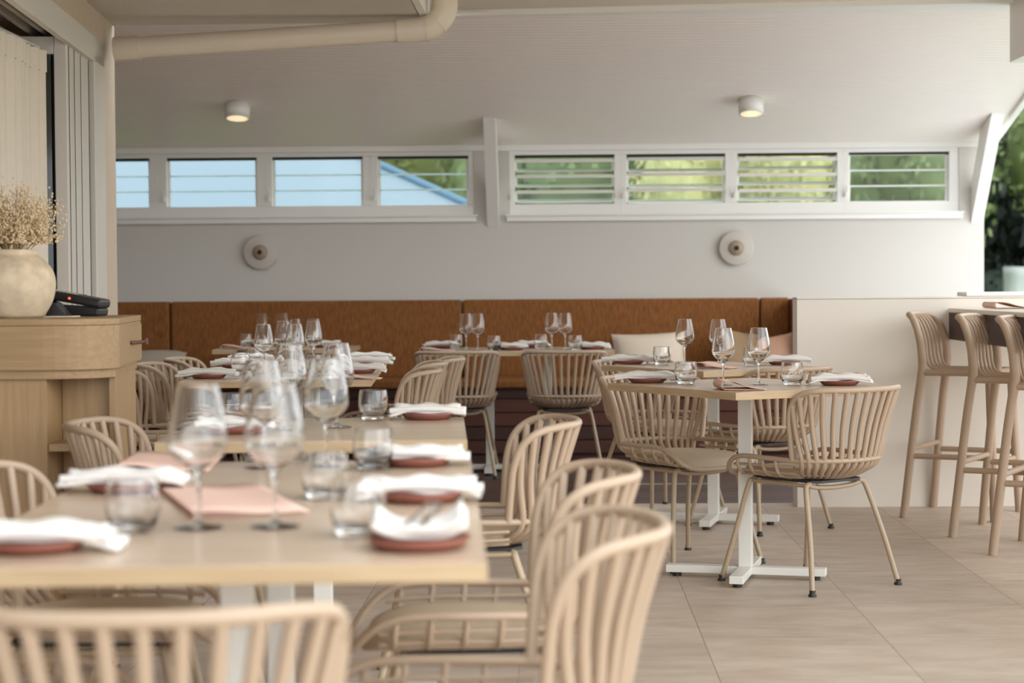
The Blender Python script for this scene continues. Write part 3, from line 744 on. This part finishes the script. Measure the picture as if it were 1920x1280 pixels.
# ------------------------------------------------------------------ place settings
plate0 = [None]; fork0 = [None]; knife0 = [None]
def plate(x, y, label, z=TZ):
    if plate0[0] is None:
        b = MB(); b.lathe([(0, 0), (.056, 0), (.066, .003), (.077, .015), (.0775, .0185), (.0755, .019), (.070, .0125), (.060, .008), (0, .0075)], 36)
        o = b.build('side_plate', M['terracotta']); plate0[0] = o
    else:
        o = plate0[0].copy(); COL.objects.link(o)
    o.location = (x, y, z); tag(o, label, 'plate', 'terracotta side plates'); return o
def napkin_mesh(seed, L=.25, W=.085, cup=0):
    rnd = random.Random(seed); b = MB(); ph = [rnd.uniform(0, 6) for _ in range(8)]
    for k in range(3):
        l2 = L / 2 - .008 * k + rnd.uniform(-.004, .004); w2 = W / 2 - .004 * k; dx = rnd.uniform(-.006, .006)
        def f(u, v, k=k, l2=l2, w2=w2, dx=dx):
            a = 2 * u - 1; c = 2 * v - 1
            x = a * l2 + dx; yy = c * w2 * (1 + .16 * a * a * math.sin(ph[k] + a))
            droop = max(0, abs(x) - .074); z = .0205 + .0078 * (k + 1) - droop * .22
            z += .003 * math.sin(a * 7 + ph[k + 2]) * (1 if abs(c) < .9 else .5) + .0022 * math.sin(c * 5 + a * 5 + ph[k + 4]) - .004 * abs(c) ** 4
            z += .010 * (max(0, abs(a) - .75) / .25) * math.sin(ph[k] * 3 + c * 5) * .5
            z += cup * a * a
            return Vector((x, yy, max(z, .005 + .005 * k)))
        b.grid(f, 22, 8, .0062)
    # rolled long edge
    b.tube([(-L / 2 + .006, -W / 2 + .008, .026), (-.03, -W / 2 + .004, .031), (.04, -W / 2 + .005, .030), (L / 2 - .01, -W / 2 + .009, .024)], .0095, 8, smoothn=4, flat=.9)
    return b
def napkin(x, y, rz, label, seed, L=.25, W=.085, cup=0, z=TZ):
    o = napkin_mesh(seed, L, W, cup).build('folded_napkin', M['napkin']); o.location = (x, y, z); o.rotation_euler = (0, 0, rz)
    tag(o, label, 'napkin', 'white linen napkins'); return o
def fork(x, y, z, rz, label, tilt=0):
    if fork0[0] is None:
        b = MB(); b.tube([(-.095, 0, .002), (-.04, 0, .001), (.02, 0, .003), (.045, 0, .004)], [.0042, .0036, .0026, .003], 8, flat=1.4)
        b.grid(lambda u, v: Vector((.043 + u * .022, (v - .5) * .024 * math.sin(PI * (.25 + .25 * u)) / .9, .004 - .004 * math.sin(u * PI / 2))), 4, 4, .0016)
        for k in range(4): b.tube([(.064, (k - 1.5) * .0066, .0), (.080, (k - 1.5) * .0066, .001), (.098, (k - 1.5) * .0062, .006)], .0014, 6)
        o = b.build('fork', M['steel']); fork0[0] = o
    else: o = fork0[0].copy(); COL.objects.link(o)
    o.location = (x, y, z); o.rotation_euler = (0, tilt, rz); tag(o, label, 'fork', 'forks'); return o
def knife(x, y, z, rz, label, tilt=0):
    if knife0[0] is None:
        b = MB(); b.tube([(-.10, 0, 0), (-.02, 0, 0), (.0, 0, 0)], [.0045, .0045, .003], 8, flat=1.5)
        b.prism([(0, -.004), (.09, -.006), (.105, .0), (.1, .006), (.0, .004)], 2, -.0008, .0008)
        o = b.build('knife', M['steel']); knife0[0] = o
    else: o = knife0[0].copy(); COL.objects.link(o)
    o.location = (x, y, z); o.rotation_euler = (0, tilt, rz); tag(o, label, 'knife', 'knives'); return o

SETS = [  # x, y, napkin angle, place text, napkin length, fork?
    (1.075, 7.37, R(0), 'at right on the nearest diamond table', .24, 1),
    (.353, 7.646, R(-4), 'at left on the nearest diamond table', .27, 1),
    (1.085, 9.26, R(0), 'at right on the rear diamond table', .27, 1),
    (.345, 9.45, R(-4), 'at left on the rear diamond table', .27, 1),
    (-.385, 5.62, R(2), 'at right on the lone square table', .23, 0),
    (-.310, 4.16, R(2), 'third from us on the right of the near tables', .23, 0),
    (-.250, 3.47, R(2), 'second from us on the right of the near tables', .235, 0),
    (-.831, 3.66, R(3), 'second from us on the left of the near tables', .25, 1),
    (-.780, 2.83, R(3), 'at the front left corner of the nearest table', .25, 0),
    (-.870, 5.12, R(3), 'at left on the lone square table', .22, 0),
    (-.900, 8.62, R(3), 'first on the right of the middle row', .26, 0),
    (-.950, 9.42, R(3), 'second on the right of the middle row', .26, 0),
    (-.990, 10.05, R(3), 'third on the right of the middle row', .26, 0),
    (-1.505, 8.22, R(3), 'first on the left of the middle row', .26, 0),
    (-1.565, 9.28, R(3), 'second on the left of the middle row', .25, 0),
    (-1.600, 9.98, R(3), 'third on the left of the middle row', .25, 0),
    (-.735, 12.0, R(10), 'at the far left corner of the long far table', .22, 0),
    (-.281, 11.60, R(-5), 'front centre of the long far table', .20, 1),
    (-.160, 11.99, R(10), 'rear centre of the long far table', .20, 1),
    (.205, 11.60, R(0), 'at the right end of the long far table', .22, 1),
    (-1.98, 12.60, R(10), 'on the banquette\'s left table', .22, 0),
    (-1.50, 12.30, R(0), 'at right on the banquette\'s left table', .22, 0),
]
for i, (x, y, rz, txt, L_, fk) in enumerate(SETS):
    plate(x, y, 'terracotta side plate under the napkin ' + txt)
    napkin(x, y, rz, 'folded white napkin on its plate ' + txt, 40 + i, L_, .085 if y < 6 else .1)
    if fk and i < 4: fork(x - .02, y + .03, TZ + .040, rz + R(178 if i % 2 else 166), 'steel fork lying on the napkin ' + txt, R(1))
    if 0: knife(x + .01, y - .005, TZ + .043, rz + R(8), 'steel knife lying on the napkin ' + txt)
# napkin seen end-on with cutlery, nearest plate on the right
plate(-.209, 2.845, 'terracotta side plate at the front right corner of the nearest table')
b = MB()
for k_ in range(2):
    b.grid(lambda u, v, k_=k_: Vector(((2 * u - 1) * (.067 - .005 * k_), (2 * v - 1) * .050 + .006 * math.sin(u * 4 + k_), .0205 + .009 * (k_ + 1) + .026 * abs(2 * u - 1) ** 3 * (.75 + .25 * v) + .0025 * math.sin(v * 5 + u * 3) - .006 * (1 - v) ** 3)), 20, 8, .0075)
o = b.build('folded_napkin', M['napkin']); o.location = (-.209, 2.845, TZ); o.rotation_euler = (0, 0, R(4)); tag(o, 'cupped white napkin holding cutlery, front right corner of the nearest table', 'napkin', 'white linen napkins')
fork(-.215, 2.90, TZ + .040, R(80), 'fork tucked in the cupped napkin at front right', R(-4))
knife(-.196, 2.915, TZ + .040, R(84), 'knife tucked in the cupped napkin at front right', R(-4))

def menu(x, y, rz, label, L=.175, W=.24, curl=.013, z=TZ, flip=False):
    b = MB()
    path = [(L * .55, .001), (L * .2, .001), (-L * .25, .001), (-L / 2 + .012, .0015)]
    for k in range(1, 8):
        a = -PI / 2 - PI * k / 7.5; path.append((-L / 2 + .014 + curl * 1.1 * math.cos(a), .001 + curl + curl * math.sin(a)))
    path += [(-L * .22, .0015 + 1.75 * curl), (0, .001 + 1.0 * curl), (L * .2, .001 + .45 * curl), (L * .42, .0045), (L * .5, .004)]
    pts = catmull([Vector((p[0], 0, p[1])) for p in path], 3)
    n = len(pts) - 1
    def f(u, v):
        q = pts[min(n, int(round(u * n)))]
        return Vector((q.x * (1 if not flip else -1), (v - .5) * W * (1 - .0), q.z + .0012))
    b.grid(f, n, 4, .0012)
    o = b.build('folded_menu', M['menu']); o.location = (x, y, z); o.rotation_euler = (0, 0, rz)
    tag(o, label, 'menu', 'folded pink menus'); return o
menu(.668, 7.12, R(6), 'curled pink menu on the near corner of the nearest diamond table', .155, .17, .017)
menu(.735, 8.93, R(-25), 'pink menu at the near corner of the rear diamond table', .17, .16)
menu(-.615, 3.49, R(18.8), 'large pink menu lying flat in the middle of the nearest table', .20, .50, .004)
menu(-.86, 4.19, R(5), 'pink menu at the rear left of the joined near tables', .19, .34, .008)
menu(-.92, 5.53, R(20), 'pink menu at the rear left of the lone square table', .2, .15)
menu(-.855, 8.06, R(0), 'pink menu at the front right corner of the middle row', .2, .14)
menu(-.73, 11.50, R(0), 'pink menu at the left end of the long far table', .2, .18, .010)
menu(-2.03, 12.16, R(6), 'pink menu on the table at the left of the banquette', .22, .18, .012)

# ------------------------------------------------------------------ oak cabinet at left
cb = thing('reception_cabinet', 'light oak cabinet with curved front, open shelf and leather-pull drawer', 'cabinet', (-1.9, 6.0, 0))
def fp(inset):   # plan outline of the rounded top band, counter-clockwise from front left
    i = inset
    pts = [(-2.75 + i, 5.64 + i), (-1.56, 5.64 + i)]
    for k in range(1, 11):
        a = k / 10 * PI / 2
        pts.append((-1.56 + (.225 - i) * math.sin(a), 5.64 + i + (.15) * (1 - math.cos(a)) ** 1.1))
    pts[-1] = (-1.332 - i, 5.795)
    pts += [(-1.405 - i, 6.43 - i), (-2.75 + i, 6.50 - i)]
    return [(x + 1.9, y - 6.0) for x, y in pts]
b = MB(); b.prism(fp(0), 2, .898, 1.03); b.build('drawer_band', M['oak_h'], cb, bevel=.002)
b = MB(); b.prism(fp(-.001), 2, 1.0305, 1.05); b.build('cabinet_top', M['oak_h'], cb, bevel=.002)
b = MB(); b.prism(fp(.012), 2, .872, .8975); b.build('lip', M['oak_h'], cb)
def sidept(s, off):  # along right side from front corner
    a = Vector((-1.338, 5.80)); c = Vector((-1.405, 6.43)); d_ = (c - a).normalized(); n_ = Vector((d_.y, -d_.x)); p = a + d_ * s + n_ * off
    return (p.x + 1.9, p.y - 6.0)
b = MB(); b.prism([sidept(.03, .001), sidept(.60, .001), sidept(.60, .006), sidept(.03, .006)], 2, .905, 1.022)
dr = b.build('drawer', M['oak_h'], cb, bevel=.001)
b = MB(); q0 = sidept(.27, .006); q1 = sidept(.34, .03); q2 = sidept(.40, .04)
b.tube([(q0[0], q0[1], .966), (q1[0], q1[1], .966), (q2[0], q2[1], .968)], .006, 8); b.tube([(q2[0], q2[1], .958), (q2[0], q2[1], .978)], .009, 10)
b.build('leather_pull', M['leather'], dr)
# carcass: solid left body, open bay with shelf, right side panel
def cx(x, y): return (x + 1.9, y - 6.0)
b = MB(); b.prism([cx(-2.72, 5.665), cx(-1.522, 5.665), cx(-1.522, 6.42), cx(-2.72, 6.47)], 2, 0, .8715); b.build('body_panel', M['oak_v'], cb, bevel=.001)
b = MB(); b.prism([cx(-1.366, 5.80), cx(-1.348, 5.80), cx(-1.418, 6.40), cx(-1.436, 6.40)], 2, 0, .8715); b.build('side_panel', M['oak_v'], cb)
b = MB(); b.prism([cx(-1.52, 5.84), cx(-1.362, 5.84), cx(-1.364, 5.86), cx(-1.52, 5.86)], 2, 0, .8715); b.build('back_panel', M['oak_v'], cb)
def bay(zz0, zz1, nm):
    pts = [cx(-1.52, 5.672)]
    for k in range(0, 9):
        a = k / 8 * PI / 2; pts.append(cx(-1.515 + .148 * math.sin(a), 5.672 + .128 * (1 - math.cos(a))))
    pts += [cx(-1.368, 5.838), cx(-1.52, 5.838)]
    b = MB(); b.prism(pts, 2, zz0, zz1); b.build(nm, M['oak_h'], cb, bevel=.001)
bay(.655, .678, 'shelf'); bay(.06, .09, 'bottom_shelf')

# vase with dried flowers
vs_ = thing('stoneware_vase', 'round mottled cream stoneware vase on the oak cabinet', 'vase', (-1.713, 5.98, 1.0502))
b = MB(); b.lathe(glass_profile([(.092, 0), (.104, .010), (.127, .052), (.137, .105), (.127, .150), (.100, .182), (.084, .196), (.0815, .209)], [(.0735, .209), (.076, .196), (.095, .172), (.118, .145), (.128, .105), (.118, .055), (.088, .014), (.0005, .012)]), 44)
b.build('vase_body', M['vase'], vs_)
df = thing('dried_flowers', 'bunch of pale dried flowers standing in the stoneware vase', 'flowers', (-1.713, 5.98, 1.065))
st = MB(); hd = MB(); rnd = random.Random(3)
def blob(b, c, r):
    vs = []
    for z, rr2 in ((-1, 0), (-.5, .87), (.5, .87), (1, 0)):
        if rr2 == 0: vs.append(c + Vector((0, 0, z * r)))
        else:
            for k in range(5): a = 2 * PI * k / 5; vs.append(c + Vector((rr2 * r * math.cos(a), rr2 * r * math.sin(a), z * r)))
    fs = [(0, 1 + (k + 1) % 5, 1 + k) for k in range(5)] + [(1 + k, 1 + (k + 1) % 5, 6 + (k + 1) % 5, 6 + k) for k in range(5)] + [(11, 6 + k, 6 + (k + 1) % 5) for k in range(5)]
    b.add(vs, fs, True)
for i in range(110):
    a = rnd.uniform(0, 2 * PI); q = rnd.random() ** .6; h = rnd.uniform(.27, .44) * (1 - .25 * q)
    tip = Vector((math.cos(a) * q * .165, math.sin(a) * q * .15, h)); base = Vector((math.cos(a) * q * .05, math.sin(a) * q * .05, .01))
    nk = Vector((math.cos(a) * q * .055, math.sin(a) * q * .055, .19))
    st.tube([base, nk, nk.lerp(tip, .5) + Vector((0, 0, .02)), tip], .0011, 4, cap=False)
    for k in range(46):
        c = nk.lerp(tip, rnd.uniform(.35, 1.05)) + Vector((rnd.gauss(0, .016), rnd.gauss(0, .016), rnd.gauss(0, .014)))
        if c.z < .215: continue
        blob(hd, c, rnd.uniform(.0020, .0046))
st.build('stems', M['stem'], df); stuff(hd.build('flower_heads', M['dried'], df))

# card terminal and small stand
ct_ = thing('card_terminal', 'black handheld card terminal with a red light on the oak cabinet', 'card terminal', (-1.562, 6.22, 1.0502), R(-8)); ct_.scale = (1.12, 1.12, 1.12)
b = MB(); b.prism([(-.085, .0), (.075, .0), (.078, .022), (.06, .026), (-.06, .034), (-.085, .05)], 1, -.04, .04); b.build('dock', M['term'], ct_, bevel=.006)
Tt = Matrix.Translation((-.01, 0, .052)) @ Matrix.Rotation(R(10), 4, 'Y')
b = MB(); b.box(-.095, .095, -.042, .042, -.014, .012, Tt); b.build('handset', M['term'], ct_, bevel=.008)
b = MB(); b.box(-.085, .02, -.034, .034, .0122, .0135, Tt); b.build('screen', M['glassdark'], ct_)
b = MB(); b.lathe([(0, -.002), (.0036, -.001), (.0036, .001), (0, .002)], 12, T=Tt @ Matrix.Translation((0, -.0435, 0)) @ Matrix.Rotation(R(90), 4, 'X')); b.build('led', M['led'], ct_)
ts = thing('card_stand', 'small dark folded card stand between the vase and the card terminal', 'card stand', (-1.58, 6.05, 1.0502), R(-6))
b = MB(); b.prism([(-.04, 0), (.035, 0), (-.004, .045), (-.012, .045)], 1, -.03, .03); b.build('wedge', M['term'], ts, bevel=.002)
b = MB(); b.box(-.05, .055, -.04, .035, .0, .0035); b.build('card_base', M['cush_beige'], ts)

# ------------------------------------------------------------------ bar counter and stools at right
bc = thing('bar_counter', 'bar counter with pale stone top and dark ribbed front at the right', 'counter', (2.4, 8.0, 0))
b = MB(); b.box(-.42, .30, -2.6, 1.79, .988, 1.010); b.build('counter_top', M['counter'], bc, bevel=.003)
b = MB()
b.box(-.410, -.39, -2.58, 1.79, .852, .987)
for k in range(292): y = -2.575 + k * .015; b.box(-.417, -.410, y, y + .009, .852, .987)
b.build('ribbed_front', M['ribbed'], bc)
b = MB()
for yy in (-2.4, -.4, 1.6): b.box(.17, .23, yy - .03, yy + .03, 0, .987)
b.build('rear_support', M['white_metal'], bc, bevel=.003)

def make_stool():
    t = thing('bar_stool', 'x', 'bar stool'); m = M['stool']
    prof = [(-.135, .72), (-.134, .78), (-.143, .86), (-.166, .93), (-.192, .968), (-.222, .984)]
    for sx in (-1, 1):
        b = MB(); b.tube([(sx * .248, -.215, 0), (sx * .232, -.190, .25), (sx * .214, -.158, .55)] + [(sx * (.205, .212, .212, .203, .180, .135)[i], y, z) for i, (y, z) in enumerate(prof)], [.020, .020, .021, .020, .018, .016, .015], 12, smoothn=4); b.build('rear_leg', m, t)
        b = MB(); b.tube([(sx * .235, .225, 0), (sx * .218, .21, .30), (sx * .200, .19, .70)], [.021, .021, .020], 12, smoothn=4); b.build('front_leg', m, t)
    b = MB()
    n = 5
    for k in range(n):
        x = -.125 + .25 * k / (n - 1)
        b.tube([(x, .20, .712), (x, .0, .716), (x, -.08, .716), (x, -.122, .735)] + [(x * (1 - .055 * i), y - .004, z) for i, (y, z) in enumerate(prof[1:])], .0074, 8, flat=1.1, smoothn=4)
    b.build('slats', m, t)
    b = MB(); b.tube([(-.14, -.220, .984), (0, -.226, .986), (.14, -.220, .984)], .0145, 10, smoothn=4); b.build('top_rail', m, t)
    b = MB()
    for sx in (-1, 1): b.tube([(sx * .207, -.14, .705), (sx * .200, .19, .705)], .016, 10)
    b.tube([(-.2, .19, .705), (.2, .19, .705)], .016, 10); b.tube([(-.205, -.135, .700), (.205, -.135, .700)], .015, 10)
    b.build('seat_frame', m, t)
    b = MB()
    for sx in (-1, 1): b.tube([(sx * .229, -.187, .30), (sx * .219, .205, .30)], .0135, 10)
    b.tube([(-.222, .206, .27), (.222, .206, .27)], .0135, 10); b.tube([(-.228, -.182, .335), (.228, -.182, .335)], .0135, 10)
    b.build('foot_rail', m, t)
    return t
st0 = make_stool(); fs_ = face(.887, -.462)
st0.location = (1.977, 9.466, 0); st0.rotation_euler = (0, 0, fs_); st0['label'] = 'taupe bar stool farthest along the counter, against the cream wall'; st0['group'] = 'bar stools at the counter'
dup(st0, (2.066, 8.743, 0), fs_, 'taupe bar stool in the middle of the three at the counter')
dup(st0, (2.115, 8.165, 0), fs_, 'taupe bar stool nearest us, cut by the right edge of the picture')
# things on the counter
menu(2.20, 9.42, R(6), 'curled pink menu on the bar counter', .2, .2, .016, 1.0103)
plate(2.34, 8.72, 'terracotta side plate on the bar counter', 1.0103)
napkin(2.34, 8.72, R(8), 'white napkin on the plate on the bar counter', 77, .24, .1, 0, 1.0103)
fork(2.27, 8.74, 1.0103 + .040, R(185), 'steel fork on the bar counter napkin', R(1))
o = tum0[0].copy(); COL.objects.link(o); o.location = (2.42, 9.15, 1.0103); tag(o, 'water tumbler on the bar counter at the right edge', 'glass tumbler', 'water tumblers')

# ------------------------------------------------------------------ outdoors
b = MB(); b.box(-90, 120, 13.7, 200, -1.6, -1.2); b.box(14, 60, -40, 13.7, -1.6, -1.2); struct(b.build('ground', M['grass']))
hs = thing('neighbouring_house', 'neighbouring house with a pale blue hipped roof outside the left windows', 'house', (-6, 26, -1.2))
b = MB(); b.box(-9, 4.4, -3.2, 8, 0, 3.25); b.build('house_walls', M['white'], hs)
b = MB(); e = 3.22
V_ = [(-10, -4, e), (5.05, -4, e), (5.05, 9, e), (-10, 9, e), (-7, 1.5, e + 1.55), (1.9, 1.5, e + 1.55)]
b.add(V_, [(0, 1, 5, 4), (1, 2, 5), (2, 3, 4, 5), (3, 0, 4), (3, 2, 1, 0)]); b.build('roof', M['roof_blue'], hs)
b = MB(); b.tube([Vector(V_[1]) + Vector((0, 0, .02)), Vector(V_[5]) + Vector((0, 0, .03))], .05, 6); b.tube([Vector(V_[4]) + Vector((0, 0, .03)), Vector(V_[5]) + Vector((0, 0, .03))], .05, 6); b.build('ridge_capping', M['roof_dark'], hs)

def crown_mesh(seed, n=4600):
    rnd = random.Random(seed); b = MB()
    lobes = [(Vector((rnd.gauss(0, .45), rnd.gauss(0, .45), rnd.uniform(-.45, .6))), rnd.uniform(.35, .6)) for _ in range(9)]
    for c, r_ in lobes:
        b.lathe([(r_ * .80 * math.sin(PI * q / 7), -r_ * .80 * math.cos(PI * q / 7)) for q in range(8)], 9, c=(c.x, c.y, c.z))
    for i in range(n):
        c, r_ = rnd.choice(lobes); d_ = Vector((rnd.gauss(0, 1), rnd.gauss(0, 1), rnd.gauss(0, 1))).normalized()
        p = c + d_ * r_ * rnd.uniform(.75, 1.05); a = Vector((rnd.gauss(0, 1), rnd.gauss(0, 1), rnd.gauss(0, 1))).normalized(); q = a.cross(d_).normalized(); s_ = rnd.uniform(.022, .05)
        b.add([p - a * s_, p + q * s_ * .6, p + a * s_, p - q * s_ * .6], [(0, 1, 2, 3)])
    return b
cm = {}
def tree(x, y, h, w_, leaf, label, seed=1, zb=-1.2):
    t = thing('leafy_tree', label, 'tree', (x, y, zb), random.uniform(0, 6), 'trees outside the openings')
    key = (leaf, seed)
    if key not in cm: cm[key] = crown_mesh(seed, 8000 if leaf == 'leaf_d' else 5000).build('crown', M[leaf], t); cr = cm[key]
    else: cr = cm[key].copy(); COL.objects.link(cr); cr.parent = t
    cr.location = (0, 0, h * .55); cr.scale = (w_ / 2, w_ / 2, h * .46)
    b = MB(); b.tube([(0, 0, 0), (.05 * h * .2, 0, h * .3), (0, 0, h * .7)], [.03 * h, .018 * h], 8, smoothn=3); b.build('trunk', M['bark'], t)
    return t
TR = [(-4.6, 46, 9.5, 8, 'leaf_b', 'green tree seen above the blue roof through the fourth window', 1), (-1.0, 44, 8.6, 7, 'leaf_c', 'yellow-green tree seen right of the blue roof', 2),
      (-3.0, 58, 10, 9, 'leaf_e', 'pale tree farther back above the blue roof', 3), (1.2, 38, 7.6, 5.4, 'leaf_b', 'green tree behind the first open louvres', 3),
      (3.0, 44, 8.8, 6, 'leaf_a', 'darker green tree behind the second louvres', 1), (2.2, 34, 6.2, 3.4, 'leaf_e', 'pale leafy tree low behind the second louvres', 2), (5.0, 38, 7.8, 5.2, 'leaf_c', 'bright lime tree behind the third louvres', 1),
      (5.5, 34, 7.0, 3.6, 'leaf_b', 'green tree behind the fourth louvres', 2), (6.6, 48, 10.5, 5.5, 'leaf_c', 'tall lime tree beyond the fourth louvres', 3),
      (10.6, 40, 13, 6.5, 'leaf_d', 'tall dark evergreen filling the opening at right', 1), (13.5, 46, 14, 8, 'leaf_d', 'dark evergreen farther right in the opening', 2),
      (10.2, 38.5, 3.4, 3.4, 'leaf_a', 'low green shrub-like tree at the foot of the right opening', 3), (10.4, 50, 7.0, 7, 'leaf_d', 'squat dark evergreen behind the boat, low in the right opening', 3), (12.0, 56, 17, 10, 'leaf_d', 'tallest dark evergreen at the back of the right opening', 2)]
for (x, y, h, w_, lf, lab, sd) in TR: tree(x, y, h, w_, lf, lab, sd)

bt = thing('motor_boat', 'white motor boat with a mast seen through the right opening', 'boat', (8.95, 35, -1.2), R(0))
b = MB()
def hull(u, v):
    x = -.85 + u * 4.2; wd = .9 * min(1, (u * 3) ** .6); a = (v * 2 - 1)
    z = .9 + (2.5 - .25 * u - .9) * abs(a) ** .6
    return Vector((x, wd * a * (abs(a) ** .2 if a else 1), z + (.12 if u < .2 else 0)))
b.grid(hull, 20, 12, .04); b.box(-.4, 3.2, -.85, .85, 2.15, 2.2); b.build('hull', M['boat'], bt)
b = MB(); b.box(.9, 2.6, -.6, .6, 2.2, 2.7); b.build('cabin', M['boat'], bt, bevel=.08)
b = MB(); b.box(-.15, 2.2, -.8, .8, 2.98, 3.10); b.build('hard_top', M['boat'], bt, bevel=.03)
b = MB(); b.tube([(.42, 0, 2.2), (.5, 0, 3.75)], .05, 8); b.tube([(.1, .6, 2.2), (.1, .6, 3.0)], .03, 6); b.tube([(2.0, .6, 2.2), (2.0, .6, 3.0)], .03, 6); b.build('mast', M['boat'], bt)
